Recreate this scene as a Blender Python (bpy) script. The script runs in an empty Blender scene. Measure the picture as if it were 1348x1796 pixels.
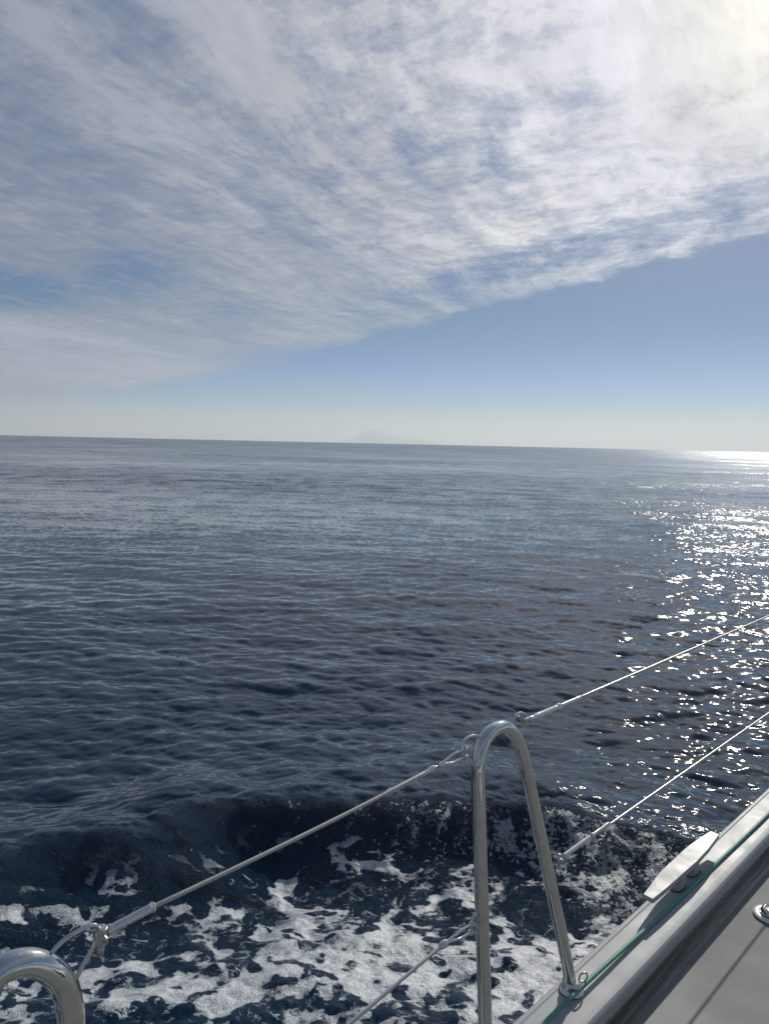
import bpy, math, random
import numpy as np
from mathutils import Vector, Matrix

random.seed(4)
rad = math.radians
S = bpy.context.scene
COL = S.collection

# ------------------------------------------------------------------ camera
EYE = 2.4                      # eye height above the water, metres
PITCH, ROLL = rad(5.33), rad(1.27)
cp, sp, cr, sr = math.cos(PITCH), math.sin(PITCH), math.cos(ROLL), math.sin(ROLL)
right = Vector((cr, sr*sp, sr*cp)); up = Vector((-sr, cr*sp, cr*cp)); fwd = Vector((0, cp, -sp))
cam = bpy.data.objects.new('camera', bpy.data.cameras.new('camera'))
COL.objects.link(cam)
cam.matrix_world = Matrix(((right.x, up.x, -fwd.x, 0), (right.y, up.y, -fwd.y, 0),
                           (right.z, up.z, -fwd.z, EYE), (0, 0, 0, 1)))
cam.data.sensor_fit = 'VERTICAL'; cam.data.sensor_height = 36; cam.data.lens = 26.0
cam.data.clip_start = 0.05; cam.data.clip_end = 200000
S.camera = cam

# ------------------------------------------------------------------ light
SUN_AZ, SUN_EL = 27.5, 28.5
sunL = bpy.data.lights.new('sun', 'SUN'); sunL.energy = 2.9; sunL.angle = rad(0.55); sunL.color = (1, .95, .87)
sun = bpy.data.objects.new('sun', sunL); COL.objects.link(sun)
SD = Vector((math.sin(rad(SUN_AZ))*math.cos(rad(SUN_EL)), math.cos(rad(SUN_AZ))*math.cos(rad(SUN_EL)), math.sin(rad(SUN_EL))))
sun.rotation_euler = SD.to_track_quat('Z', 'Y').to_euler(); sun.location = (2, 4, 8)
S.view_settings.view_transform = 'Standard'; S.view_settings.look = 'None'
S.view_settings.exposure = 0.16; S.view_settings.gamma = 1.0
S.cycles.use_denoising = True
S.cycles.max_bounces = 8; S.cycles.glossy_bounces = 4; S.cycles.volume_bounces = 2
S.cycles.sample_clamp_indirect = 4; S.cycles.sample_clamp_direct = 20

# ------------------------------------------------------------------ node helpers
class NT:
    def __init__(s, tree): s.t = tree; s.n = tree.nodes; s.l = tree.links
    def put(s, sock, v):
        if v is None: return
        if isinstance(v, bpy.types.NodeSocket): s.l.new(v, sock)
        else: sock.default_value = v
    def m(s, op, a, b=None, c=None, clamp=False):
        n = s.n.new('ShaderNodeMath'); n.operation = op; n.use_clamp = clamp
        for i, v in enumerate((a, b, c)): s.put(n.inputs[i], v)
        return n.outputs[0]
    def v(s, op, a, b=None, scale=None):
        n = s.n.new('ShaderNodeVectorMath'); n.operation = op
        s.put(n.inputs[0], a); s.put(n.inputs[1], b)
        if scale is not None: s.put(n.inputs['Scale'], scale)
        return n.outputs['Value'] if op in ('DOT_PRODUCT', 'LENGTH', 'DISTANCE') else n.outputs[0]
    def sep(s, v):
        n = s.n.new('ShaderNodeSeparateXYZ'); s.put(n.inputs[0], v); return n.outputs
    def com(s, x, y, z):
        n = s.n.new('ShaderNodeCombineXYZ')
        for i, v in enumerate((x, y, z)): s.put(n.inputs[i], v)
        return n.outputs[0]
    def noise(s, vec, scale, detail=4, rough=.5, dist=0, out='Fac'):
        n = s.n.new('ShaderNodeTexNoise'); s.put(n.inputs['Vector'], vec)
        for k, v in (('Scale', scale), ('Detail', detail), ('Roughness', rough), ('Distortion', dist)): s.put(n.inputs[k], v)
        return n.outputs[out]
    def voro(s, vec, scale, feature='F1', out='Distance', rnd=1.0):
        n = s.n.new('ShaderNodeTexVoronoi'); n.feature = feature; s.put(n.inputs['Vector'], vec)
        s.put(n.inputs['Scale'], scale); s.put(n.inputs['Randomness'], rnd)
        return n.outputs[out]
    def ss(s, v, a, b, c=0.0, d=1.0, kind='SMOOTHSTEP'):
        n = s.n.new('ShaderNodeMapRange'); n.interpolation_type = kind
        for i, x in enumerate((v, a, b, c, d)): s.put(n.inputs[i], x)
        return n.outputs[0]
    def mix(s, f, a, b, blend='MIX'):
        n = s.n.new('ShaderNodeMix'); n.data_type = 'RGBA'; n.blend_type = blend
        s.put(n.inputs[0], f); s.put(n.inputs[6], a); s.put(n.inputs[7], b)
        return n.outputs[2]
    def curve(s, v, x0, x1, pts, y0=0.0, y1=1.0):
        """piecewise curve through pts (x, y) given in real units"""
        n = s.n.new('ShaderNodeFloatCurve'); c = n.mapping.curves[0]
        P = [((x-x0)/(x1-x0), (y-y0)/(y1-y0)) for x, y in pts]
        while len(c.points) < len(P): c.points.new(0.5, 0.5)
        for q, (x, y) in zip(c.points, P): q.location = (x, y); q.handle_type = 'AUTO_CLAMPED'
        n.mapping.update()
        s.put(n.inputs['Value'], s.ss(v, x0, x1, kind='LINEAR'))
        return s.m('MULTIPLY_ADD', n.outputs[0], y1-y0, y0)
    def attr(s, name):
        n = s.n.new('ShaderNodeAttribute'); n.attribute_name = name; return n.outputs['Fac']

def rgb(r, g, b): return (r, g, b, 1.0)

# ------------------------------------------------------------------ sky
W = bpy.data.worlds.new('World'); S.world = W; W.use_nodes = True
w = NT(W.node_tree)
for n in list(w.n): w.n.remove(n)
geo = w.n.new('ShaderNodeTexCoord').outputs['Generated']
D3 = w.v('NORMALIZE', geo)
dx, dy, dz = w.sep(D3)
AZ = w.m('MULTIPLY', w.m('ARCTAN2', dx, dy), 180/math.pi)
EL = w.m('MULTIPLY', w.m('ARCSINE', dz), 180/math.pi)
sky = w.n.new('ShaderNodeTexSky'); sky.sky_type = 'NISHITA'; sky.sun_disc = False
sky.sun_elevation = rad(SUN_EL); sky.sun_rotation = rad(SUN_AZ)
sky.air_density = 1.0; sky.dust_density = 1.2; sky.ozone_density = 2.0
skyc = w.v('MULTIPLY', sky.outputs[0], (.085, .079, .083))
gam = w.m('MULTIPLY', w.m('ARCCOSINE', w.m('MINIMUM', w.v('DOT_PRODUCT', D3, tuple(SD)), 0.99999)), 180/math.pi)
# the clear sky is deep and blue away from the sun, paler towards the sea
clr = w.curve(EL, 0, 90, [(0, .46), (1.2, .38), (2.2, .26), (4, .10), (9, .045), (14, .075), (30, .065), (90, .04)])
clg = w.curve(EL, 0, 90, [(0, .53), (1.2, .48), (2.2, .40), (4, .30), (9, .168), (14, .155), (30, .14), (90, .09)])
clb = w.curve(EL, 0, 90, [(0, .50), (1.2, .51), (2.2, .52), (4, .53), (9, .345), (14, .32), (30, .30), (90, .21)])
clear = w.com(clr, clg, clb)
clear = w.v('SCALE', clear, scale=w.curve(AZ, -180, 180, [(-180, .6), (-60, .75), (-27, .86), (0, 1.0), (27, 1.08), (90, .8), (180, .6)], 0, 2))
clear = w.mix(.04, clear, skyc)
# cloud sheet: directions projected on a high level plane
zz = w.m('ADD', w.m('MAXIMUM', dz, 0.0), 0.05)
px, py = w.m('DIVIDE', dx, zz), w.m('DIVIDE', dy, zz)
CA = rad(25)
pa = w.m('ADD', w.m('MULTIPLY', px, math.sin(CA)), w.m('MULTIPLY', py, math.cos(CA)))     # along the streaks
pb = w.m('SUBTRACT', w.m('MULTIPLY', px, math.cos(CA)), w.m('MULTIPLY', py, math.sin(CA)))  # across them
P0 = w.com(px, py, 3.7)
warp = w.v('SUBTRACT', w.noise(P0, .9, 2, .5, 0, 'Color'), (.5, .5, .5))
wa = w.sep(w.v('SCALE', warp, scale=.55))
qa, qb = w.m('ADD', pa, wa[0]), w.m('ADD', pb, wa[1])
streak = w.noise(w.com(w.m('MULTIPLY', qa, .60), w.m('MULTIPLY', qb, 2.9), 1.3), 1.7, 9, .60, .12)
streak2 = w.noise(w.com(w.m('MULTIPLY', qa, 2.3), w.m('MULTIPLY', qb, 4.4), 7.3), 2.6, 8, .64, .15)
ripple = w.noise(w.com(w.m('MULTIPLY', qa, 3.2), w.m('MULTIPLY', qb, 1.4), 4.1), 3.4, 7, .62, .25)
puff = w.noise(w.com(qa, qb, 9.1), 4.6, 9, .66, .3)
blot = w.noise(w.com(pa, pb, 5.5), 1.15, 3, .5, .3)
# how broken the sheet is: long streaks far from the sun, ripples and puffs nearer to it
sunny = w.ss(gam, 38, 12)
fib = w.noise(w.com(w.m('MULTIPLY', qa, 3.0), w.m('MULTIPLY', qb, 3.4), 2.2), 9.0, 6, .7, .3)
tex = w.m('ADD', w.m('MULTIPLY', streak, w.m('MULTIPLY_ADD', sunny, -.26, .46)), w.m('MULTIPLY', puff, w.m('MULTIPLY_ADD', sunny, .24, .16)))
tex = w.m('ADD', tex, w.m('MULTIPLY', w.m('SUBTRACT', ripple, .18), .30))
tex = w.m('ADD', tex, w.m('MULTIPLY', streak2, .20))
tex = w.m('ADD', tex, w.m('MULTIPLY', w.m('SUBTRACT', fib, .5), .27))            # mean ~.51
edge = w.curve(AZ, -60, 60, [(-60, .4), (-40, .8), (-27.4, 1.6), (-22, 2.6), (-16, 3.7), (-12, 4.7), (-5.6, 6.4), (.8, 8.4), (6.4, 10), (11.8, 11.3), (16.6, 12.3), (20.4, 13.0), (26.3, 14.5), (40, 17), (60, 20)], 0, 30)
rag = w.m('MULTIPLY', w.m('SUBTRACT', w.noise(w.com(AZ, w.m('MULTIPLY', EL, 3.0), 0.0), .22, 6, .65, .4), .5), w.curve(AZ, -40, 40, [(-40, .5), (-15, 1.2), (10, 2.0), (24, 3.4), (40, 3.4)], 0, 5))
e = w.m('ADD', w.m('SUBTRACT', EL, edge), rag)
# coverage above the lower edge of the bank
lowb = w.curve(e, -1, 12, [(-1, 0), (-.25, 0), (.25, .46), (.8, .50), (1.6, .20), (2.8, .22), (3.7, .62), (4.6, .78), (6, .83), (12, .82)])
lowa = w.curve(e, -1, 12, [(-1, 0), (-.4, .03), (.5, .55), (1.5, .68), (3.0, .66), (5, .75), (12, .76)])
isr = w.ss(AZ, -8, 8)
cov = w.m('ADD', w.m('MULTIPLY', lowb, isr), w.m('MULTIPLY', lowa, w.m('SUBTRACT', 1.0, isr)))
def blob(a0, e0, sa, se, tilt=0.0):
    u = w.m('SUBTRACT', AZ, a0); v_ = w.m('SUBTRACT', EL, e0)
    v_ = w.m('SUBTRACT', v_, w.m('MULTIPLY', u, tilt))
    q = w.m('ADD', w.m('POWER', w.m('DIVIDE', u, sa), 2.0), w.m('POWER', w.m('DIVIDE', v_, se), 2.0))
    return w.m('EXPONENT', w.m('MULTIPLY', q, -1.0))
holes = None
for a0, e0, sa, se, tl, wt in ((-27, 9.6, 5, 1.3, .05, 1.15), (-18.5, 11.6, 3.0, 1.4, .05, 1.0), (-12, 9.5, 3.0, .8, .1, .35), (-9, 16, 7, 2.4, -.3, .16), (-9, 6.3, 4, .7, .15, .40),
                               (1.2, 20.6, 1.4, 1.6, -.7, .50), (7.6, 20.2, 1.6, 2.4, -.9, .42), (8.8, 23.2, 1.9, 1.0, 0, .32), (14.2, 23.5, 1.8, 1.2, 0, .34), (-25, 18, 5, 2, -.4, .12)):
    b = w.m('MULTIPLY', blob(a0, e0, sa, se, tl), wt)
    holes = b if holes is None else w.m('ADD', holes, b)
holes = w.m('MULTIPLY', holes, w.ss(w.m('ADD', w.m('MULTIPLY', puff, .5), w.m('MULTIPLY', streak, .5)), .40, .54, .15, 1.3))
veil = w.m('MULTIPLY', w.m('MINIMUM', w.m('MULTIPLY', blob(-26, 5.8, 13, 2.2, -.10), 1.6), 1.0), w.ss(e, .2, .9))
cov = w.m('ADD', cov, w.m('MULTIPLY', veil, .28))
cov = w.m('SUBTRACT', cov, w.m('MULTIPLY', holes, w.m('SUBTRACT', 1.0, w.m('MULTIPLY', veil, .5))))
contrast = w.curve(EL, 0, 90, [(0, .8), (5, 1.6), (12, 2.8), (20, 3.6), (90, 3.2)], 0, 5)
contrast = w.m('MULTIPLY', contrast, w.curve(AZ, -60, 60, [(-60, .75), (-25, 1.0), (-8, 1.08), (10, 1.15), (60, 1.15)], 0, 2))
cov = w.m('MULTIPLY', cov, w.curve(EL, 0, 90, [(0, 1), (30, 1), (45, .62), (90, .5)]))
contrast = w.m('MULTIPLY', contrast, w.m('SUBTRACT', 1.0, w.m('MULTIPLY', veil, .7)))
contrast = w.m('MULTIPLY', contrast, w.m('MULTIPLY_ADD', w.ss(gam, 20, 3), -.55, 1.0))
bankin = w.ss(e, -.35, .5)
dens = w.m('ADD', cov, w.m('MULTIPLY', w.m('MULTIPLY', w.m('SUBTRACT', tex, .505), contrast), bankin))
dens = w.m('ADD', dens, w.m('MULTIPLY', w.m('SUBTRACT', blot, .5), w.m('MULTIPLY', bankin, .28)))
dens = w.m('ADD', dens, w.m('MULTIPLY', w.ss(gam, 24, 6), .25))
dens = w.m('MAXIMUM', w.m('MINIMUM', dens, 1.0), 0.0)
dens = w.m('MULTIPLY', dens, w.ss(e, -.8, .9))
# light scattered through thin cloud rises steeply towards the sun
glow = w.curve(gam, 0, 120, [(0, 1.0), (3, .86), (5, .79), (9, .72), (14, .67), (20, .60), (28, .455), (36, .355), (46, .29), (60, .25), (90, .22), (120, .22)], 0, 2)
thick = w.m('MULTIPLY_ADD', w.m('SUBTRACT', streak2, .5), .6, 1.0)
thick = w.m('ADD', thick, w.m('MULTIPLY', w.m('SUBTRACT', streak, .5), .75))
thick = w.m('ADD', thick, w.m('MULTIPLY', w.m('SUBTRACT', puff, .5), .30))
glow = w.m('MULTIPLY', glow, thick)
warmth = w.ss(gam, 12, 2)
ccol = w.mix(warmth, rgb(.985, .99, 1.06), rgb(1.03, 1.0, .90))
coolness = w.ss(gam, 22, 50)
ccol = w.mix(coolness, ccol, rgb(.86, .95, 1.20))
ccol = w.mix(w.m('MULTIPLY', blob(9.1, 15.6, 3.2, 1.0, .35), .4), ccol, rgb(1.12, 1.08, .90))
ccol = w.v('SCALE', ccol, scale=w.m('ADD', glow, w.m('MULTIPLY', blob(8.0, 15.4, 5.5, 1.4, .3), .09)))
ccol = w.v('SCALE', ccol, scale=w.m('MULTIPLY_ADD', veil, .30, 1.0))
final = w.mix(w.m('MULTIPLY', dens, .96), clear, ccol)
halo = w.curve(gam, 0, 60, [(0, .22), (4, .05), (9, .01), (18, .006), (34, .001), (60, 0)])
final = w.v('ADD', final, w.v('SCALE', (1.0, .95, .86), scale=halo))
bg = w.n.new('ShaderNodeBackground'); bg.inputs['Strength'].default_value = 1.0
w.l.new(final, bg.inputs['Color'])
wo = w.n.new('ShaderNodeOutputWorld'); w.l.new(bg.outputs[0], wo.inputs['Surface'])
W.cycles.sampling_method = 'MANUAL'; W.cycles.sample_map_resolution = 1024

# ------------------------------------------------------------------ mesh helpers
def tag(o, label=None, cat=None, group=None, kind=None):
    for k, v in (('label', label), ('category', cat), ('group', group), ('kind', kind)):
        if v: o[k] = v
    return o
def mesh_obj(name, verts, faces, mat, parent=None, smooth=True):
    me = bpy.data.meshes.new(name); me.from_pydata([tuple(v) for v in verts], [], faces); me.update()
    o = bpy.data.objects.new(name, me); COL.objects.link(o)
    if mat: me.materials.append(mat)
    if smooth: me.polygons.foreach_set('use_smooth', [True]*len(me.polygons))
    if parent: o.parent = parent
    return o
class MB:
    def __init__(s): s.v = []; s.f = []
    def add(s, v, f):
        k = len(s.v); s.v += [Vector(a) for a in v]; s.f += [tuple(i+k for i in g) for g in f]
    def tube(s, pts, r, seg=12, closed=False, cap=True, bev=0.0):
        pts = [Vector(p) for p in pts]; n = len(pts)
        rs = r if isinstance(r, (list, tuple)) else [r]*n
        T = []
        for i in range(n):
            a = pts[(i-1) % n] if (closed or i > 0) else pts[i]
            b = pts[(i+1) % n] if (closed or i < n-1) else pts[i]
            T.append((b-a).normalized())
        nrm = T[0].orthogonal().normalized(); V = []
        for i in range(n):
            nrm = (nrm - T[i]*nrm.dot(T[i])).normalized(); bi = T[i].cross(nrm)
            for j in range(seg):
                a = 2*math.pi*j/seg
                V.append(pts[i] + (nrm*math.cos(a) + bi*math.sin(a))*rs[i])
        Fc = []
        for i in range(n if closed else n-1):
            for j in range(seg):
                a, b = i*seg+j, i*seg+(j+1) % seg
                c, d = ((i+1) % n)*seg+(j+1) % seg, ((i+1) % n)*seg+j
                Fc.append((a, b, c, d))
        if cap and not closed:
            Fc.append(tuple(range(seg-1, -1, -1))); Fc.append(tuple((n-1)*seg+j for j in range(seg)))
        s.add(V, Fc)
    def lathe(s, base, axis, prof, seg=32):
        """prof: (radius, height) pairs turned round axis"""
        base = Vector(base); axis = Vector(axis).normalized(); u = axis.orthogonal().normalized(); w_ = axis.cross(u)
        V = []; n = len(prof)
        for r, h in prof:
            for j in range(seg):
                a = 2*math.pi*j/seg; V.append(base + axis*h + (u*math.cos(a)+w_*math.sin(a))*r)
        Fc = [(i*seg+j, i*seg+(j+1) % seg, (i+1)*seg+(j+1) % seg, (i+1)*seg+j) for i in range(n-1) for j in range(seg)]
        Fc.append(tuple(range(seg-1, -1, -1))); Fc.append(tuple((n-1)*seg+j for j in range(seg)))
        s.add(V, Fc)
    def slab(s, loop_lo, loop_hi):
        """two matching outlines joined by walls"""
        n = len(loop_lo)
        s.add(list(loop_lo)+list(loop_hi), [tuple(range(n-1, -1, -1)), tuple(range(n, 2*n))] + [(i, (i+1) % n, n+(i+1) % n, n+i) for i in range(n)])
    def build(s, name, mat, parent=None, bevel=0, smooth=True):
        o = mesh_obj(name, s.v, s.f, mat, parent, smooth)
        if bevel:
            m = o.modifiers.new('bevel', 'BEVEL'); m.width = bevel; m.segments = 3; m.limit_method = 'ANGLE'; m.angle_limit = rad(30)
        if smooth:
            for e_ in o.data.edges: pass
            try:
                m2 = o.modifiers.new('wn', 'WEIGHTED_NORMAL'); m2.keep_sharp = True
            except Exception: pass
        return o
def spline(pts, n=10, closed=False):
    P = [Vector(p) for p in pts]; out = []; N = len(P)
    for i in range(N if closed else N-1):
        p1, p2 = P[i], P[(i+1) % N]
        p0 = P[i-1] if (closed or i > 0) else p1*2-p2
        p3 = P[(i+2) % N] if (closed or i < N-2) else p2*2-p1
        for k in range(n):
            t = k/n
            out.append(.5*((2*p1)+(p2-p0)*t+(2*p0-5*p1+4*p2-p3)*t*t+(-p0+3*p1-3*p2+p3)*t**3))
    if not closed: out.append(P[-1])
    return out

# ------------------------------------------------------------------ materials
def mat(name):
    m = bpy.data.materials.new(name); m.use_nodes = True; t = NT(m.node_tree)
    bs = t.n['Principled BSDF']; return m, t, bs
def objc(t): return t.n.new('ShaderNodeTexCoord').outputs['Object']
def bump(t, h, strength, dist, nrm=None):
    n = t.n.new('ShaderNodeBump'); t.put(n.inputs['Height'], h); t.put(n.inputs['Strength'], strength)
    n.inputs['Distance'].default_value = dist
    if nrm is not None: t.l.new(nrm, n.inputs['Normal'])
    return n.outputs[0]

def steel(name='stainless_steel', rough=.065, col=(.64, .64, .615)):
    m, t, b = mat(name); c = objc(t)
    b.inputs['Metallic'].default_value = 1
    n = t.noise(c, 38, 5, .6)
    t.put(b.inputs['Base Color'], t.mix(t.ss(n, .45, .75), rgb(*col), rgb(col[0]*.86, col[1]*.84, col[2]*.78)))
    t.put(b.inputs['Roughness'], t.ss(t.noise(c, 90, 4, .6), .3, .75, rough*.7, rough*1.9))
    t.put(b.inputs['Normal'], bump(t, t.noise(c, 160, 3, .5), .06, .002))
    return m
M_steel = steel()
M_dull = steel('dull_steel', .3, (.50, .49, .46))
def gel(name, col, rough, dirt=.10, mott=3.0):
    m, t, b = mat(name); c = objc(t)
    n1 = t.noise(c, mott, 6, .62, .4); n2 = t.noise(c, 55, 5, .65)
    f = t.m('ADD', t.m('MULTIPLY', t.ss(n1, .38, .68), dirt), t.m('MULTIPLY', t.ss(n2, .45, .85), dirt*.12))
    base = t.mix(f, rgb(*col), rgb(col[0]*.62, col[1]*.60, col[2]*.54))
    sp_ = t.ss(t.noise(c, 210, 2, .5), .735, .77)
    base = t.mix(t.m('MULTIPLY', sp_, .45), base, rgb(.12, .11, .09))
    t.put(b.inputs['Base Color'], base)
    t.put(b.inputs['Roughness'], t.ss(n1, .3, .7, rough*.9, rough*1.15))
    t.put(b.inputs['Normal'], bump(t, t.noise(c, 420, 3, .5), .03, .0006))
    return m, t, b
M_cap, _, _ = gel('gelcoat_cap', (.36, .375, .37), .55, .07, 4)
M_deck, _, _ = gel('painted_deck', (.225, .23, .222), .7, .16, 1.6)
M_hull, _, _ = gel('gelcoat_hull', (.62, .63, .62), .2, .1)
M_cleat, _, _ = gel('grey_cleat', (.40, .42, .40), .5, .14, 12)
M_white, _, _ = gel('white_flange', (.72, .72, .69), .3, .12, 20)
# glossy inner face of the toe rail, shade and reflections put into its colour
M_inner_shade, t, b = mat('shaded_inner_face'); c = objc(t)
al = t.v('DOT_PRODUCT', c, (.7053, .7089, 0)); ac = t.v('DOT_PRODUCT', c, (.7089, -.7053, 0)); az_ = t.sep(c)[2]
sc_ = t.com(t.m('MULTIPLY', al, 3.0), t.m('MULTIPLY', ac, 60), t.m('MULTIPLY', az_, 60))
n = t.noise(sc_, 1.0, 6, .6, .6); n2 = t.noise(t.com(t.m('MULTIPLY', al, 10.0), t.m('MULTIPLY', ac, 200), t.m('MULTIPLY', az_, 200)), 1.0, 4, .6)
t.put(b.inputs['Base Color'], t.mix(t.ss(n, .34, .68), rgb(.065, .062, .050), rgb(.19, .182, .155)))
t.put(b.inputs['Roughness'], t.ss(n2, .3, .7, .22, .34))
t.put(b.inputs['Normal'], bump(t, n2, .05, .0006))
# green braided rope
M_rope, t, b = mat('green_rope'); c = objc(t)
n = t.noise(c, 160, 3, .5)
t.put(b.inputs['Base Color'], t.mix(t.ss(n, .3, .7), rgb(.045, .23, .15), rgb(.09, .34, .24)))
b.inputs['Roughness'].default_value = .55
t.put(b.inputs['Normal'], bump(t, t.noise(c, 420, 2, .5), .4, .001))
# plastic covered wire
M_wire, t, b = mat('covered_wire'); c = objc(t)
t.put(b.inputs['Base Color'], t.mix(t.noise(c, 30, 4, .6), rgb(.50, .49, .45), rgb(.36, .35, .31)))
b.inputs['Roughness'].default_value = .3; b.inputs['Metallic'].default_value = .35
M_dark, t, b = mat('dark_gap'); b.inputs['Base Color'].default_value = rgb(.02, .02, .02); b.inputs['Roughness'].default_value = .5
M_glass, t, b = mat('dark_window'); b.inputs['Base Color'].default_value = rgb(.02, .022, .025); b.inputs['Roughness'].default_value = .08

# ------------------------------------------------------------------ sea
def sea():
    rng = np.random.default_rng(11)
    # rows: fine in angle close by, proportional further out
    r = [0.9]; 
    while r[-1] < 2.2: r.append(r[-1]+.05)
    while r[-1] < 50000:
        q = r[-1]; th = math.atan2(EYE, q)
        fine = .00068*q/(math.sin(th)*math.cos(th))
        k = .0062 if q < 2500 else .012
        r.append(q+min(fine, q*k))
    r = np.array(r)
    fine = np.radians(np.linspace(-31.5, 31.5, 1000))
    outer = [31.5]; st = .2
    while outer[-1] < 180: outer.append(outer[-1]+st); st = min(st*1.12, 3)
    outer = np.radians(np.array(outer[1:])*180/outer[-1]); outer = outer[outer > fine[-1]+.002]
    az = np.concatenate([-outer[::-1][1:], fine, outer])
    nr, na = len(r), len(az)
    dr = np.gradient(r)[:, None]; da = np.gradient(az)[None, :]
    sp_ = np.maximum(dr, r[:, None]*np.abs(da)*.8)
    X0 = r[:, None]*np.sin(az)[None, :]; Y0 = r[:, None]*np.cos(az)[None, :]
    H = np.zeros_like(X0); DX = np.zeros_like(X0); DY = np.zeros_like(X0); lost = np.zeros_like(X0)
    N = 512
    def field(L, lo, hi, th0, spread, slope):
        kx = 2*np.pi*np.fft.fftfreq(N, L/N); KX, KY = np.meshgrid(kx, kx, indexing='ij')
        K = np.hypot(KX, KY); K[0, 0] = 1
        band = (K >= 2*np.pi/hi) & (K < 2*np.pi/lo)
        th = np.arctan2(KX, KY)-th0
        Dr = np.abs(np.cos(th/1.0))**(2*spread)+.02
        A = np.where(band, np.sqrt(Dr)*K**-2.0, 0)*(rng.normal(size=K.shape)+1j*rng.normal(size=K.shape))
        h = np.fft.ifft2(A).real; hx = np.fft.ifft2(1j*KX*A).real; hy = np.fft.ifft2(1j*KY*A).real
        d1 = np.fft.ifft2(1j*KX/K*A).real; d2 = np.fft.ifft2(1j*KY/K*A).real
        g = slope/np.sqrt((hx**2+hy**2).mean())
        return np.stack([h*g, d1*g, d2*g], -1).astype(np.float32)
    def sample(Fl, L, ang, X, Y):
        c, s = math.cos(ang), math.sin(ang)
        u = (X*c+Y*s)/L*N+37.3; v = (-X*s+Y*c)/L*N+11.9
        u0 = np.floor(u); v0 = np.floor(v); fu = (u-u0)[..., None]; fv = (v-v0)[..., None]
        i0 = u0.astype(np.int64) % N; j0 = v0.astype(np.int64) % N; i1 = (i0+1) % N; j1 = (j0+1) % N
        q = (Fl[i0, j0]*(1-fu)+Fl[i1, j0]*fu)*(1-fv)+(Fl[i0, j1]*(1-fu)+Fl[i1, j1]*fu)*fv
        return q[..., 0], q[..., 1]*c-q[..., 2]*s, q[..., 1]*s+q[..., 2]*c
    # gust patches: where the little ripples are stronger or weaker
    G = field(260, 14, 60, rad(60), .2, 1.0); G[..., 0] /= G[..., 0].std()
    g0, _, _ = sample(G, 260, .4, X0, Y0); gust = np.clip(1+.30*g0, .45, 1.6)
    slopes = [.058, .094, .114, .106, .064, .030, .014, .008, .005, .004]
    for i, sl in enumerate(slopes):
        lam = .035*2**i; L = lam*24*1.13; ang = [.3, -.5, .9, -.2, .55, -.8, .15, -.35, .7, -.6][i]
        th0 = rad(8 + (-14 if i % 2 else 10)) + (rad(25) if i >= 8 else 0)
        Fl = field(L, lam, 2*lam, th0-0 + ang, .9+.22*i, sl)
        wgt = np.clip((lam*.42-sp_)/(lam*.25), 0, 1); wgt = wgt*wgt*(3-2*wgt)
        mod = gust if i < 6 else 1.0
        rows = np.where(wgt.max(1) > 0)[0]
        lost += (1-wgt**2)*sl*sl*(mod**2 if i < 6 else 1)
        if len(rows) == 0: continue
        a, bnd = rows[0], rows[-1]+1
        h, d1, d2 = sample(Fl, L, ang, X0[a:bnd], Y0[a:bnd])
        q = wgt[a:bnd]*(mod[a:bnd] if i < 6 else 1.0)
        ch = 1.0 if i > 2 else .5
        H[a:bnd] += h*q; DX[a:bnd] += d1*q*ch; DY[a:bnd] += d2*q*ch
    # the yacht's own bow wave: a crest rolling away from the side
    cx = [-6, -4, -2, -1.63, -1.21, -.65, 0, .61, 1.19, 1.81, 2.6, 4]
    cy = [.6, 2.3, 3.60, 3.90, 4.12, 4.36, 4.50, 4.52, 4.36, 4.16, 3.9, 3.4]
    wob = sample(field(7.7, .5, 1.6, .2, .1, .5), 7.7, .2, X0, Y0)[0]
    t_ = Y0-np.interp(X0, cx, cy)+wob*1.1
    A = np.interp(X0, [-6, -3, -1.6, -.6, .6, 1.3, 2.2, 3.2], [.02, .15, .20, .21, .20, .17, .10, .03])
    near = r[:, None] < 12
    ridge = np.where(t_ > 0, np.exp(-(t_/.85)**2), np.exp(-(np.abs(t_)/.34)**1.8))
    trough = -.30*np.exp(-((t_+.75)/.42)**2)
    H += np.where(near, A*(ridge+trough), 0)
    churn = np.where(near, np.exp(-((t_+1.0)/.9)**2)*np.interp(X0, [-4, -2, 3, 4], [0, 1, 1, 0]), 0)
    cf = sample(field(3.1, .12, .5, .3, .05, .16), 3.1, .5, X0, Y0)[0]
    H += cf*churn*.6
    rz = np.where(near, np.exp(-np.clip(t_-.05, 0, None)/.15)*np.exp(-np.clip(-t_-1.5, 0, None)/.8)*np.interp(X0, [-4, -2, 3, 4], [0, 1, 1, 0]), 0)
    for L_, lo_, hi_, sl_, an_ in ((1.27, .028, .07, .09, .4), (2.3, .07, .16, .10, -.3), (4.9, .16, .36, .08, .8)):
        rr2 = sample(field(L_, lo_, hi_, .3, .1, sl_), L_, an_, X0, Y0)
        H += rr2[0]*rz; DX += rr2[1]*rz*.5; DY += rr2[2]*rz*.5
    # foam left inside the crest
    def water_at(pxx, pyy):
        x = (pxx-674)/1297; y = -(pyy-898)/1297
        xr, yr = cr*x-sr*y, sr*x+cr*y
        d = (xr, cp+yr*sp, yr*cp-sp); k = -EYE/d[2]; return d[0]*k, d[1]*k
    foam = np.where((t_ < -.15), .16*np.clip((-t_-.1)/.7, 0, 1), 0)
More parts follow.
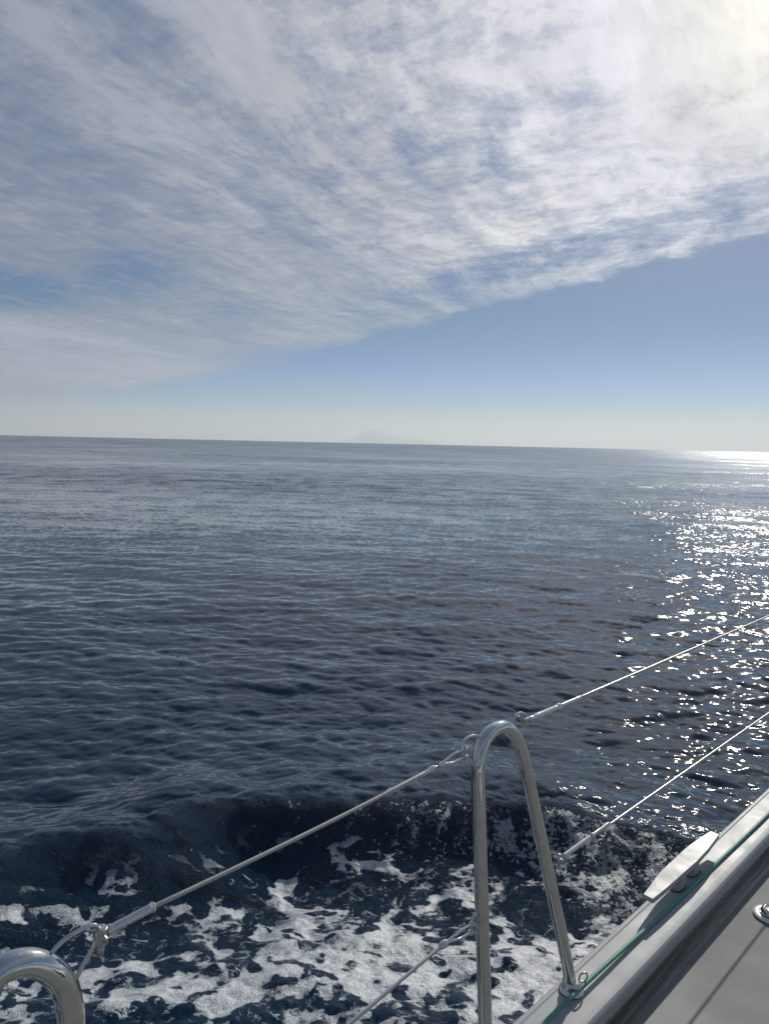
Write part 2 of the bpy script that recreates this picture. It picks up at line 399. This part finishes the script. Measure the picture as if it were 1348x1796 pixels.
    for bx, by, br, bw in ((50, 1780, .38, .8), (230, 1700, .22, .45), (350, 1750, .3, .75), (500, 1775, .3, .45), (210, 1595, .13, .35), (650, 1650, .26, .6),
                           (720, 1600, .24, .55), (600, 1705, .26, .7), (760, 1700, .3, .8), (700, 1780, .34, .75), (900, 1745, .34, .9), (965, 1700, .26, .8),
                           (1010, 1790, .3, .8), (1085, 1585, .2, .5), (560, 1545, .18, .28), (450, 1560, .15, .33), (700, 1510, .22, .36), (820, 1580, .22, .36),
                           (880, 1640, .2, .2), (20, 1665, .2, .3), (1180, 1540, .22, .3), (150, 1650, .14, .2), (430, 1640, .16, .3)):
        wx, wy = water_at(bx, by)
        foam += bw*.29*np.exp(-(((X0-wx)/(br*1.25))**2+((Y0-wy)/br)**2))
    foam = np.clip(foam, 0, 1.0)
    foam = np.where(near & (Y0 < 2.6), np.maximum(foam, .3), foam)
    foam *= np.where(near & (t_ < -.05), 1, 0)*np.interp(X0, [-5, -3, 3, 4.5], [0, 1, 1, 0])
    spray = np.where(near, np.interp(t_, [-1.5, -.9, -.45, -.06, .0, .03], [.15, .5, 1, 1, .6, 0])*np.interp(X0, [-2.4, -1.5, -.4, .6, 1.6, 2.6], [.45, .78, .90, 1.05, 1.16, .85]), 0)
    H -= (r[:, None]**2)/(2*7.3e6)          # the curve of the earth
    V = np.stack([X0-DX*.95, Y0-DY*.95, H], -1).reshape(-1, 3)
    V = np.concatenate([V, [[0, 0, 0]]])
    idx = np.arange(nr*na).reshape(nr, na)
    a = idx[:-1, :]; b_ = np.roll(a, -1, 1); d = idx[1:, :]; c_ = np.roll(d, -1, 1)
    quads = np.stack([a, d, c_, b_], -1).reshape(-1, 4)
    ctr = np.stack([np.full(na, nr*na), idx[0], np.roll(idx[0], -1)], -1)
    me = bpy.data.meshes.new('sea')
    nq, nt = len(quads), len(ctr)
    me.vertices.add(len(V)); me.vertices.foreach_set('co', V.astype(np.float32).ravel())
    me.loops.add(nq*4+nt*3); me.polygons.add(nq+nt)
    me.loops.foreach_set('vertex_index', np.concatenate([quads.ravel(), ctr.ravel()]).astype(np.int32))
    me.polygons.foreach_set('loop_start', np.concatenate([np.arange(nq)*4, nq*4+np.arange(nt)*3]).astype(np.int32))
    me.polygons.foreach_set('use_smooth', np.ones(nq+nt, bool))
    me.update(calc_edges=True)
    for nm, arr in (('foam', foam), ('spray', spray), ('churn', churn), ('lost', np.sqrt(lost)), ('open', np.clip(np.log(np.maximum(r, 1)[:, None]/18)/math.log(22), 0, 1)*np.ones_like(X0))):
        at = me.attributes.new(nm, 'FLOAT', 'POINT')
        at.data.foreach_set('value', np.append(arr.ravel(), 0).astype(np.float32))
    print('sea verts', len(V), 'rows', nr, 'cols', na)
    o = bpy.data.objects.new('sea', me); COL.objects.link(o); tag(o, kind='structure')
    # --- water
    m, t, b = mat('sea_water'); c = objc(t)
    lostA, foamA, sprayA, churnA = t.attr('lost'), t.attr('foam'), t.attr('spray'), t.attr('churn')
    b.inputs['IOR'].default_value = 1.333
    b.inputs['Base Color'].default_value = rgb(.0035, .0195, .043)
    rr = t.noise(c, .02, 3, .5)
    t.put(b.inputs['Roughness'], t.m('ADD', t.m('MULTIPLY_ADD', lostA, .22, .030), t.m('MULTIPLY', t.attr('open'), .125)))
    # slopes too small for the mesh
    nn = t.v('ADD', t.v('SCALE', t.v('SUBTRACT', t.noise(c, 8, 4, .65, 0, 'Color'), (.5, .5, .5)), scale=.85), t.v('SCALE', t.v('SUBTRACT', t.noise(c, .75, 3, .6, 0, 'Color'), (.5, .5, .5)), scale=.38))
    nx, ny, nz = t.sep(nn)
    gp = t.ss(t.noise(t.v('MULTIPLY', c, (.35, 1.0, 1.0)), .035, 4, .6, .4), .36, .62, .55, 1.15)
    k = t.m('MULTIPLY', t.m('MULTIPLY', lostA, 6.6), gp)
    geoN = t.n.new('ShaderNodeNewGeometry').outputs['Normal']
    nb = bump(t, t.noise(c, 70, 4, .6, .3), t.m('MULTIPLY_ADD', churnA, .35, .03), .01, None)
    nb = bump(t, t.noise(c, 85, 4, .65, .3), t.m('MULTIPLY', sprayA, 1.3), .012, nb)
    N2 = t.v('NORMALIZE', t.v('ADD', nb, t.com(t.m('MULTIPLY', nx, k), t.m('MULTIPLY', ny, k), 0.0)))
    t.put(b.inputs['Normal'], N2)
    # --- foam
    c_ = c
    c = t.v('MULTIPLY', c, (.85, 1.2, 1.0))
    wrp = t.v('SCALE', t.v('SUBTRACT', t.noise(c, 3.2, 4, .55, 0, 'Color'), (.5, .5, .5)), scale=.5)
    cw = t.v('ADD', c, wrp)
    f1 = t.noise(cw, 4.2, 9, .64, .3)
    c = c_
    cell = t.voro(cw, 5.2, 'SMOOTH_F1'); cell2 = t.voro(cw, 13, 'F1')
    pat = t.m('ADD', t.m('MULTIPLY', f1, .62), t.m('ADD', t.m('MULTIPLY', cell, .34), t.m('MULTIPLY', cell2, .16)))
    hol = t.voro(t.v('ADD', c, t.v('SCALE', wrp, scale=.5)), 11, 'SMOOTH_F1')
    pat = t.m('ADD', pat, t.m('MULTIPLY', t.m('SUBTRACT', t.m('MINIMUM', hol, .45), .40), .85))
    pat = t.m('MULTIPLY_ADD', t.m('SUBTRACT', pat, .52), 1.7, .52)
    thr = t.m('MULTIPLY_ADD', t.m('MINIMUM', foamA, .72), -.47, .735)
    fm = t.ss(t.m('SUBTRACT', pat, thr), -.022, .05)
    fine = t.voro(c, 150, 'F1')
    fine2 = t.noise(c, 46, 5, .7)
    holes_ = t.ss(t.m('ADD', t.m('MULTIPLY', fine2, .8), t.m('MULTIPLY', t.m('SUBTRACT', pat, thr), 2.2)), .30, .52)
    fm = t.m('MULTIPLY', fm, holes_)
    fl1 = t.m('ABSOLUTE', t.m('SUBTRACT', t.noise(cw, 6.5, 4, .55, .4), .5))
    strand = t.m('MULTIPLY', t.ss(fl1, .030, .010), t.ss(t.noise(c, 12, 5, .7), .47, .58))
    fm = t.m('MAXIMUM', fm, t.m('MULTIPLY', strand, t.m('MULTIPLY', t.ss(foamA, .10, .35), .8)))
    fm = t.m('MULTIPLY', fm, t.ss(foamA, .015, .14))
    # scattered bubbles on the crest
    strk = t.noise(t.v('MULTIPLY', c, (5.0, 2.6, 1.0)), 1.0, 4, .6, .8)
    b1 = t.m('ADD', t.m('MULTIPLY', t.noise(c, 42, 5, .62, .3), .6), t.m('MULTIPLY', t.noise(c, 15, 4, .6, .5), .4))
    bub = t.ss(t.m('ADD', b1, t.m('MULTIPLY', t.m('ADD', t.m('SUBTRACT', strk, .5), t.m('SUBTRACT', sprayA, 1.0)), .60)), .560, .590)
    bub = t.m('MULTIPLY', bub, t.ss(sprayA, .05, .3))
    ftot = t.m('MAXIMUM', fm, t.m('MULTIPLY', bub, .75))
    fb = t.n.new('ShaderNodeBsdfPrincipled')
    fb.inputs['Roughness'].default_value = .38
    shade = t.ss(t.m('ADD', t.m('MULTIPLY', t.noise(c, 26, 6, .7), .7), t.m('MULTIPLY', t.voro(c, 95, 'F1'), .45)), .30, .72, .22, 1.0)
    thick_ = t.ss(t.m('ADD', t.m('SUBTRACT', pat, thr), t.m('MULTIPLY', t.m('SUBTRACT', t.noise(c, 7, 5, .6), .5), .5)), -.02, .26)
    cthin = t.mix(shade, rgb(.06, .10, .125), rgb(.32, .36, .38)); cthick = t.mix(shade, rgb(.22, .25, .27), rgb(.62, .64, .645))
    t.put(fb.inputs['Base Color'], t.mix(thick_, cthin, cthick))
    fh = t.m('ADD', t.m('MULTIPLY', t.noise(c, 30, 6, .65), 1.0), t.m('MULTIPLY', fine, .35))
    t.put(fb.inputs['Normal'], bump(t, t.m('ADD', fh, t.m('MULTIPLY', fm, .5)), .6, .012))
    mx = t.n.new('ShaderNodeMixShader'); t.put(mx.inputs[0], ftot)
    t.l.new(b.outputs[0], mx.inputs[1]); t.l.new(fb.outputs[0], mx.inputs[2])
    t.l.new(mx.outputs[0], t.n['Material Output'].inputs['Surface'])
    me.materials.append(m)
sea()

# ------------------------------------------------------------------ far island
def island():
    R = 43000.0
    def at(az, rr): return (rr*math.sin(rad(az)), rr*math.cos(rad(az)))
    n, mrow = 160, 24
    rng = random.Random(3); ph = [rng.uniform(0, 6.28) for _ in range(12)]
    prof = [(-6.5, 0), (-4.2, 30), (-3.4, 80), (-2.8, 200), (-2.2, 400), (-1.7, 610), (-1.2, 710), (-.9, 730), (-.5, 690), (.2, 560), (.8, 380), (1.5, 290), (2.4, 300), (3.1, 260), (3.9, 150), (4.8, 60), (7.2, 20), (8.5, 0)]
    xs, hs = [p[0] for p in prof], [p[1] for p in prof]
    V, Fc = [], []
    for j in range(mrow+1):
        q = j/mrow
        for i in range(n+1):
            a = -6.5+15*i/n
            h = float(np.interp(a, xs, hs))
            ridge = math.sin(math.pi*q)**1.2
            det = sum(math.sin(a*(2.3*k+1.7)+ph[k]+q*(3+k))/(k+1.5) for k in range(8))
            z = max(-20, 1.17*h*ridge*(1+.045*det)-10)-95
            x, y = at(a, R+(q-.5)*5200)
            V.append((x, y, z))
    for j in range(mrow):
        for i in range(n):
            k = j*(n+1)+i; Fc.append((k, k+1, k+n+2, k+n+1))
    m, t, b = mat('far_rock'); c = objc(t)
    t.put(b.inputs['Base Color'], t.mix(t.noise(c, .002, 6, .6), rgb(.10, .11, .08), rgb(.22, .20, .16)))
    b.inputs['Roughness'].default_value = .95
    tag(mesh_obj('mountain', V, Fc, m), kind='structure')
island()

# ------------------------------------------------------------------ yacht
CAPZ, DECKZ = 1.15, 1.068
O1 = Vector((.3107, 1.4967, 0)); DV = Vector((.7053, .7089, 0)); NV = Vector((.7089, -.7053, 0)); UZ = Vector((0, 0, 1))
def R(s_, n_, z_): return O1+DV*s_+NV*n_+UZ*z_     # along the rail, inboard, up
def pixray(px, py):
    x = (px-674)/1297; y = -(py-898)/1297; xr, yr = cr*x-sr*y, sr*x+cr*y
    return Vector((xr, cp+yr*sp, yr*cp-sp))
FOOT = R(.174, .031, CAPZ); LEAN = .08; PN = (NV+UZ*LEAN).normalized()   # stanchions lean slightly outboard
CAMP = Vector((0, 0, EYE))
def sp_at(px, py, off=0.0):
    """point of the leaning stanchion plane seen at a photo pixel"""
    d = pixray(px, py); k = (FOOT+PN*off-CAMP).dot(PN)/d.dot(PN); return CAMP+d*k
def flat_at(px, py, z):
    d = pixray(px, py); return CAMP+d*((z-EYE)/d.z)

yacht = bpy.data.objects.new('sailing_yacht', None); COL.objects.link(yacht); yacht.location = (0, 0, 0)
tag(yacht, 'pale grey sailing yacht deck edge with steel stanchions and wire lifelines', 'yacht')

def strip(name, prof, s0, s1, m, step=.25, bevel=0, closed=False):
    """profile of (inboard, height) pairs carried along the rail"""
    V, Fc = [], []; ns = int((s1-s0)/step)+1; n = len(prof)
    for i in range(ns+1):
        s_ = s0+(s1-s0)*i/ns
        for a, z in prof: V.append(R(s_, a, z))
    for i in range(ns):
        for j in range(n if closed else n-1):
            k = i*n; j2 = (j+1) % n
            Fc.append((k+j, k+n+j, k+n+j2, k+j2))
    if closed:
        Fc.append(tuple(range(n))); Fc.append(tuple(ns*n+j for j in range(n-1, -1, -1)))
    o = mesh_obj(name, V, Fc, m, yacht)
    o.data.set_sharp_from_angle(angle=rad(17))
    return o
A0, A1 = -5.0, 7.0
arc = [(.094+.020*math.sin(rad(a)), CAPZ-.022+.022*math.cos(rad(a))) for a in (30, 40, 50, 60, 70, 80, 90)]
cap = [(-.012, CAPZ-.05), (-.012, CAPZ-.012), (-.009, CAPZ-.0045), (-.004, CAPZ-.001), (.004, CAPZ), (.0065, CAPZ-.0015), (.009, CAPZ), (.011, CAPZ+.0001), (.03, CAPZ+.0005), (.06, CAPZ+.0006), (.086, CAPZ+.0004), (.0925, CAPZ+.0001)] + arc + [(.114, CAPZ-.034), (.096, CAPZ-.036), (.096, CAPZ-.05)]
strip('toe_rail', cap, A0, A1, M_cap, closed=True)
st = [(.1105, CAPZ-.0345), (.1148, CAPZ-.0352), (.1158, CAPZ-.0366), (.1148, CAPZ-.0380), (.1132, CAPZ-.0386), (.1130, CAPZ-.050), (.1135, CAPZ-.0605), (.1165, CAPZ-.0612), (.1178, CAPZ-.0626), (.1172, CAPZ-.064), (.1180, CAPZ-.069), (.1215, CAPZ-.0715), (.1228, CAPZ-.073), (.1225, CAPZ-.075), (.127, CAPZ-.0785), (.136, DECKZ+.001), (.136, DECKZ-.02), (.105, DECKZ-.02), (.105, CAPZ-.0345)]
strip('rail_inner_face', st, A0, A1, M_inner_shade, closed=True)  # inner wall of the toe rail, its shade painted into the material
strip('hull', [(.10, CAPZ-.051), (-.004, CAPZ-.051), (.01, 1.0), (.05, .75), (.12, .35), (.24, 0), (.45, -.3), (4.0, -.35), (4.0, CAPZ-.1)], A0, A1, M_hull, closed=False)
dk = strip('deck', [(.132, DECKZ), (.6, DECKZ+.006), (1.4, DECKZ+.014), (3.95, DECKZ+.02)], A0, A1, M_deck)
# coachroof, inboard of the side deck
cr_ = MB()
def ring(n0, n1, s0, s1, z):
    return [R(s0, n0, z), R(s1, n0+.15, z), R(s1, n1, z), R(s0, n1, z)]
cr_.slab(ring(1.7, 3.6, -2.5, 5.0, DECKZ+.005), ring(1.84, 3.45, -2.3, 4.2, DECKZ+.42))
coach = cr_.build('coachroof', M_hull, yacht, bevel=.05)
for s0 in (-1.6, .2, 2.0):
    q = MB(); o_ = .003
    lo = [R(s0, 1.752+o_-.012, DECKZ+.14), R(s0+1.1, 1.752+.03, DECKZ+.14), R(s0+1.0, 1.80+.03, DECKZ+.30), R(s0+.1, 1.80-.0, DECKZ+.30)]
    hi = [p-NV*.02 for p in lo]
    q.slab(lo, hi); q.build('window', M_glass, yacht, bevel=.006)

TR = .0140
TUBE_SEG = 28
def fillet_path(P, rads, n=10):
    """polyline with rounded corners"""
    P = [Vector(p) for p in P]; out = [P[0]]
    for i in range(1, len(P)-1):
        a, b_, c_ = P[i-1], P[i], P[i+1]
        u = (a-b_).normalized(); v = (c_-b_).normalized(); ang = u.angle(v)
        d = min(rads[i-1]/math.tan(ang/2), (a-b_).length*.49, (c_-b_).length*.49)
        r_ = d*math.tan(ang/2); bis = (u+v).normalized(); cen = b_+bis*(r_/math.sin(ang/2))
        p0 = b_+u*d; p1 = b_+v*d; w0 = p0-cen; w1 = p1-cen; tot = w0.angle(w1); ax = w0.cross(w1).normalized()
        for k in range(n+1): out.append(cen+Matrix.Rotation(tot*k/n, 3, ax) @ w0)
    out.append(P[-1]); return out
def densify(P, mx=.05):
    out = [P[0]]
    for a, b_ in zip(P, P[1:]):
        k = max(1, int((b_-a).length/mx))
        for i in range(1, k+1): out.append(a.lerp(b_, i/k))
    return out

def in_plane(s_, z_):   # stanchion plane coordinates
    return R(s_, .031-LEAN*(z_-CAPZ), z_)

def socket(parent, P):
    q = MB()
    P = Vector(P)
    q.lathe((P.x, P.y, CAPZ+.001), UZ, [(.0285, 0), (.0285, .004), (.026, .0065), (.0235, .0075), (.0225, .012), (.0225, .021), (.0205, .024), (.0165, .0245), (.0150, .022)], 36)
    q.lathe((P.x, P.y, CAPZ+.02), UZ, [(.0185, 0), (.0205, .002), (.0205, .0055), (.0185, .0075), (.0150, .008)], 32)
    return q.build('socket', M_steel, parent)
def eye_ring(parent, P, r_=.011, tr=.0023):
    q = MB(); c_ = Vector(P); v1 = DV*.72+NV*.35; v1.normalize(); v2 = UZ
    q.tube([c_+(v1*math.cos(a)+v2*math.sin(a))*r_ for a in [2*math.pi*k/28 for k in range(28)]], tr, 10, closed=True)
    q.tube([c_-UZ*(r_+.0), c_-UZ*(r_+.012)-v1*.004, c_-UZ*(r_+.02)-v1*.006], tr*1.1, 8)
    return q.build('lashing_ring', M_dull, parent)

# forward stanchion: an A of bent tube, gate leg upright, brace leg raked forward
def make_stanchion():
    L_foot = in_plane(-.147, CAPZ)
    P = [L_foot, in_plane(-.147, 1.835+.075), None, None]
    path_ctrl = [in_plane(-.147, CAPZ+.02)]
    # bent top drawn as an arch
    tp = [(838, 1372), (838, 1345), (842, 1318), (850, 1297), (864, 1281), (882, 1275), (897, 1282), (908, 1300), (915, 1322), (921, 1345)]
    arch = [sp_at(*p) for p in tp]
    low = [sp_at(984, 1640), sp_at(991, 1675), sp_at(995, 1695), sp_at(999, 1722)]
    pts = densify([in_plane(-.147, CAPZ+.02), arch[0]], .04)[:-1] + spline(arch, 6)
    pts += densify([arch[-1], low[0]], .04)[1:-1] + spline(low, 6) + [Vector((FOOT.x, FOOT.y, CAPZ+.015))]
    q = MB(); q.tube(pts, TR, TUBE_SEG)
    o = q.build('stanchion', M_steel, yacht)
    socket(o, L_foot); socket(o, FOOT)
    eye_ring(o, flat_at(1022, 1714, CAPZ+.030))
    return o
stan = make_stanchion()
def wire_eye(parent, pixels, off=0.0, rr_=.0028, n=6):
    q = MB(); q.tube(spline([sp_at(px, py, off) for px, py in pixels], n), rr_, 10)
    return q.build('wire_eye', M_steel, parent)
wire_eye(stan, [(846, 1300), (838, 1291), (828, 1290), (816, 1296), (810, 1305), (809, 1318), (816, 1330), (826, 1336), (832, 1346)])
wire_eye(stan, [(893, 1276), (899, 1262), (906, 1253), (914, 1250), (921, 1255), (922, 1267), (918, 1280), (912, 1296)])
wire_eye(stan, [(842, 1601), (834, 1603), (828, 1612), (826, 1622), (828, 1633), (838, 1636), (846, 1634)])
wire_eye(stan, [(968, 1494), (974, 1497), (981, 1501), (983, 1508), (978, 1514), (973, 1518)], rr_=.003)

# the aft stanchion: its brace rakes aft, out of the picture
def aft_point(px, py): return sp_at(px, py, 0.02)
def make_aft():
    tp = [(-16, 1722), (0, 1704), (24, 1692), (52, 1688), (80, 1696), (104, 1716), (118, 1744), (124, 1775), (125, 1800)]
    arch = [aft_point(*p) for p in tp]
    base_s = (arch[-1]-O1).dot(DV); n_off = (arch[-1]-O1).dot(NV)
    foot = R(base_s, n_off+LEAN*(arch[-1].z-CAPZ), CAPZ)
    s_b = base_s-.42
    foot2 = R(s_b, foot.dot(NV)-O1.dot(NV), CAPZ)
    pts = densify([foot2+UZ*.015, foot2+UZ*.07+DV*.01], .03) + spline(arch, 6) + densify([arch[-1], foot+UZ*.015], .05)[1:]
    q = MB(); q.tube(pts, TR*1.12, TUBE_SEG)
    o = q.build('stanchion', M_steel, yacht)
    for f in (foot, foot2): socket(o, f)
    return o
stan2 = make_aft()
def wire_eye2(pixels, rr_=.0028):
    q = MB(); q.tube(spline([aft_point(*p) for p in pixels], 6), rr_, 10); return q.build('wire_eye', M_steel, stan2)
wire_eye2([(80, 1692), (87, 1678), (98, 1663), (114, 1648), (134, 1635), (156, 1624), (170, 1624), (172, 1636), (166, 1655), (158, 1672), (146, 1693), (132, 1720)])

# stanchion further forward, outside the frame, that carries the wires on
far = stan.copy(); COL.objects.link(far); far.location = Vector(far.location)+DV*2.45; far.parent = yacht
for ch in list(stan.children):
    c2 = ch.copy(); COL.objects.link(c2); c2.parent = far

# ------------------------------------------------------------------ lifelines
WR = .0030
def lifeline(pts, name='lifeline', wr=WR):
    q = MB(); q.tube(densify([Vector(p) for p in pts], .12), wr, 12); return q.build(name, M_wire, yacht)
def rod(parent, name, prof, a, b_, m=M_steel, seg=20):
    """turned fitting between two points; prof = (fraction along, radius)"""
    a, b_ = Vector(a), Vector(b_); L = (b_-a).length; q = MB()
    q.lathe(a, b_-a, [(r_, f*L) for f, r_ in prof], seg); return q.build(name, m, parent)
def fork(parent, a, b_, w_, r_=.0026, side=None):
    """two jaws from the sleeve end a to the pin at b"""
    a, b_ = Vector(a), Vector(b_); side = side or UZ
    d = (b_-a).normalized(); sd = (side-d*side.dot(d)).normalized(); q = MB()
    for sg in (1, -1):
        P = spline([a, a.lerp(b_, .25)+sd*sg*w_*.35, a.lerp(b_, .55)+sd*sg*w_*.95, a.lerp(b_, .85)+sd*sg*w_, b_+d*.004+sd*sg*w_], 5)
        q.tube(P, r_, 8)
        q.lathe(b_+sd*sg*(w_-.0035)+d*.001, sd*sg, [(.0055, 0), (.0062, .001), (.0062, .006), (.005, .007)], 16)
    q.tube([b_-sd*(w_+.006), b_+sd*(w_+.006)], .0026, 10)
    return q.build('jaw_fork', M_steel, parent)
# upper wire ahead of the stanchion
u0, u1 = sp_at(926, 1262), sp_at(1348, 1080)
uf = u0+(u1-u0)*(2.55/((u1-u0).dot(DV)))
up_f = lifeline([u0.lerp(u1, .12), u1, uf])
ut = u1-u0
rod(up_f, 'turnbuckle', [(0, .0052), (.04, .0060), (.10, .0060), (.12, .0048), (.18, .0052), (.20, .0066), (.90, .0058), (.92, .0084), (.97, .0084), (1, .004)], u0, sp_at(982, 1238))
rod(up_f, 'swaged_end', [(0, .0040), (.1, .0046), (.9, .0044), (1, .0032)], sp_at(980, 1239), sp_at(1020, 1221.5))
q = MB(); a = sp_at(915, 1263); q.tube([a-NV*.009, a+NV*.009], .004, 14); q.lathe(a-NV*.012, NV, [(.006, 0), (.007, .001), (.007, .003)], 18); q.lathe(a+NV*.009, NV, [(.007, 0), (.007, .002), (.006, .003)], 18)
q.tube([sp_at(912, 1262), sp_at(928, 1262)], .0062, 12); q.tube([sp_at(918, 1264), sp_at(921, 1276)], .0036, 10)
q.build('toggle', M_dull, up_f)
# lower wire ahead
l0, l1 = sp_at(981, 1507), sp_at(1348, 1250)
lf = l0+(l1-l0)*(2.3/((l1-l0).dot(DV)))
lo_f = lifeline([l0.lerp(l1, .10), l1, lf])
rod(lo_f, 'swaged_end', [(0, .004), (.05, .0058), (.93, .0052), (1, .004)], sp_at(986, 1503), sp_at(1036, 1466))
rod(lo_f, 'swaged_end', [(0, .006), (.06, .0064), (.1, .0045), (.92, .0042), (1, .0031)], sp_at(1035, 1467), sp_at(1068, 1443))
q = MB(); a = sp_at(979, 1507); q.tube([a-UZ*.014, a+UZ*.012], .0048, 12); q.tube([a-NV*.012, a+NV*.012], .004, 12); q.lathe(a-UZ*.02, UZ, [(.006, 0), (.007, .002), (.007, .006), (.005, .008)], 18)
q.build('toggle', M_dull, lo_f)
# gate wire between the two stanchions, thin and slightly sagging
g0, g1 = sp_at(765, 1345), aft_point(268, 1591)
mid = [g0.lerp(g1, k)-UZ*.004*math.sin(math.pi*k) for k in [i/12 for i in range(13)]]
gate = lifeline(mid, wr=.0031)
rod(gate, 'swaged_end', [(0, .0058), (.04, .0062), (.10, .0062), (.12, .0043), (.90, .0043), (.92, .0055), (.99, .0055), (1, .0032)], sp_at(762, 1346.5), sp_at(678, 1391))
fork(gate, sp_at(768, 1343), sp_at(815, 1320), .0085, side=UZ+DV*.3)
rod(gate, 'swaged_end', [(0, .0050), (.03, .0068), (.10, .0068), (.14, .0056), (.95, .0054), (1, .0072)], aft_point(186, 1634), aft_point(266, 1592))
rod(gate, 'stop_ball', [(0, .002), (.15, .0055), (.5, .0072), (.85, .0055), (1, .002)], aft_point(262, 1594), aft_point(273, 1588))
q = MB(); a = aft_point(177, 1640)
q.lathe(a-UZ*.012, UZ, [(.007, 0), (.0085, .002), (.0085, .020), (.007, .022)], 20)
q.tube([a-NV*.014, a+NV*.014], .0038, 12); q.tube([a-UZ*.010, a-UZ*.024-DV*.003], .0056, 12)
b2 = aft_point(171, 1664); q.tube([b2+(DV*math.cos(x_)+UZ*math.sin(x_))*.0075 for x_ in [2*math.pi*k/20 for k in range(20)]], .0022, 8, closed=True)
q.build('toggle', M_dull, gate)
# lower gate wire
h0, h1 = sp_at(776, 1657), sp_at(612, 1796)
hf = h0+(h1-h0)*(-.78/((h1-h0).dot(DV)))
lo_g = lifeline([h0, h1, hf], wr=.0034)
fork(lo_g, sp_at(778, 1655), sp_at(826, 1628), .0080, side=UZ+DV*.3)
rod(lo_g, 'swaged_end', [(0, .0045), (.1, .0072), (.5, .0072), (.8, .0055), (1, .0034)], sp_at(783, 1652), sp_at(769, 1663))

# ------------------------------------------------------------------ mooring cleat
def make_cleat():
    zt = CAPZ+.056; th = .0155
    out = [(1128, 1569), (1160, 1525), (1200, 1486), (1245, 1457), (1261, 1462), (1224, 1509), (1198, 1533), (1143, 1577)]
    outl = [flat_at(x, y, zt) for x, y in [(1127, 1568), (1158, 1527), (1200, 1488), (1222, 1471), (1245, 1457), (1261, 1463), (1243, 1487), (1222, 1510), (1198, 1531), (1170, 1556), (1144, 1577)]]
    cen = sum(outl, Vector())/len(outl)
    q = MB(); lo = [cen+(p-cen)*.985-UZ*th for p in outl]; lo = [Vector((p.x, p.y, zt-th)) for p in lo]
    q.slab(lo, outl); bar = q.build('mooring_cleat', M_cleat, yacht, bevel=.0018)
    # two waisted legs on a shared foot
    ax = (outl[4]-outl[0]); ax.z = 0; ax.normalize(); side = Vector((ax.y, -ax.x, 0))
    ctr = Vector((cen.x, cen.y, 0))+side*.004
    for sg, nm in ((-1, 'cleat_leg'), (1, 'cleat_leg')):
        q = MB(); secs = []
        for z_, hl, hw, off in ((CAPZ+.001, .034, .017, .052), (CAPZ+.006, .030, .0155, .050), (CAPZ+.018, .024, .0155, .045), (CAPZ+.030, .0235, .0150, .047), (CAPZ+.036, .027, .0155, .050), (zt-th+.0005, .034, .016, .055)):
            c0 = ctr+ax*sg*off; c0.z = z_
            secs.append([c0+ax*(hl*math.copysign(abs(math.cos(a))**.7, math.cos(a)))+side*(hw*math.copysign(abs(math.sin(a))**.7, math.sin(a))) for a in [2*math.pi*k/20 for k in range(20)]])
        V = [p for s_ in secs for p in s_]; n = 20
        Fc = [(i*n+j, i*n+(j+1) % n, (i+1)*n+(j+1) % n, (i+1)*n+j) for i in range(len(secs)-1) for j in range(n)]
        q.add(V, Fc+[tuple(range(n-1, -1, -1)), tuple((len(secs)-1)*n+j for j in range(n))])
        q.build(nm, M_cleat, bar)
make_cleat()

# ------------------------------------------------------------------ deck filler
dz_ = DECKZ+.003
fc = flat_at(1351, 1606, dz_)
q = MB(); q.lathe(fc, UZ, [(.046, 0), (.0475, .001), (.0470, .003), (.043, .0055), (.036, .0065), (.030, .0055), (.0285, .004)], 56)
fl = q.build('deck_filler', M_white, yacht)
q = MB(); q.lathe(fc+UZ*.004, UZ, [(.028, 0), (.0285, .006), (.0275, .012), (.024, .0165), (.0185, .0185), (.0175, .0175), (.0150, .015), (.0140, .0145), (.004, .0145)], 48)
q.build('filler_cap', M_steel, fl)

# ------------------------------------------------------------------ green rope lying along the rail
zr = CAPZ+.0056; RP = MB()
rp = []
for i in range(0, 601):
    s_ = A0+.3+(A1-A0-.6)*i/600
    n_ = float(np.interp(s_, [-5, .05, .4, .72, 1.31, 7], [.052, .052, .0555, .0600, .0670, .069]))-.003
    lift = max([math.exp(-((s_-q_)/.30)**2) for q_ in (.174, -.147, 2.624, 2.303, -.93, -1.35)])
    rp.append(R(s_, n_, zr+.009*lift))
RP.tube(rp, .0053, 12)
ro = RP.build('rope', M_rope)
tag(ro, 'thin taut green rope running along the pale toe rail beside the cleat', 'rope')

# ------------------------------------------------------------------ sea air
hz = MB()
B = 54000.0
hz.slab([(-B, -B, -180), (B, -B, -180), (B, B, -180), (-B, B, -180)], [(-B, -B, 900), (B, -B, 900), (B, B, 900), (-B, B, 900)])
m = bpy.data.materials.new('haze'); m.use_nodes = True; t = NT(m.node_tree)
t.n.remove(t.n['Principled BSDF'])
pv = t.n.new('ShaderNodeVolumePrincipled'); pv.inputs['Color'].default_value = rgb(.93, .975, .965); pv.inputs['Density'].default_value = 5.8e-5
pv.inputs['Anisotropy'].default_value = .3
t.l.new(pv.outputs[0], t.n['Material Output'].inputs['Volume'])
hzo = mesh_obj('haze', hz.v, hz.f, m, smooth=False)
tag(hzo, kind='stuff')
bpy.context.view_layer.update()
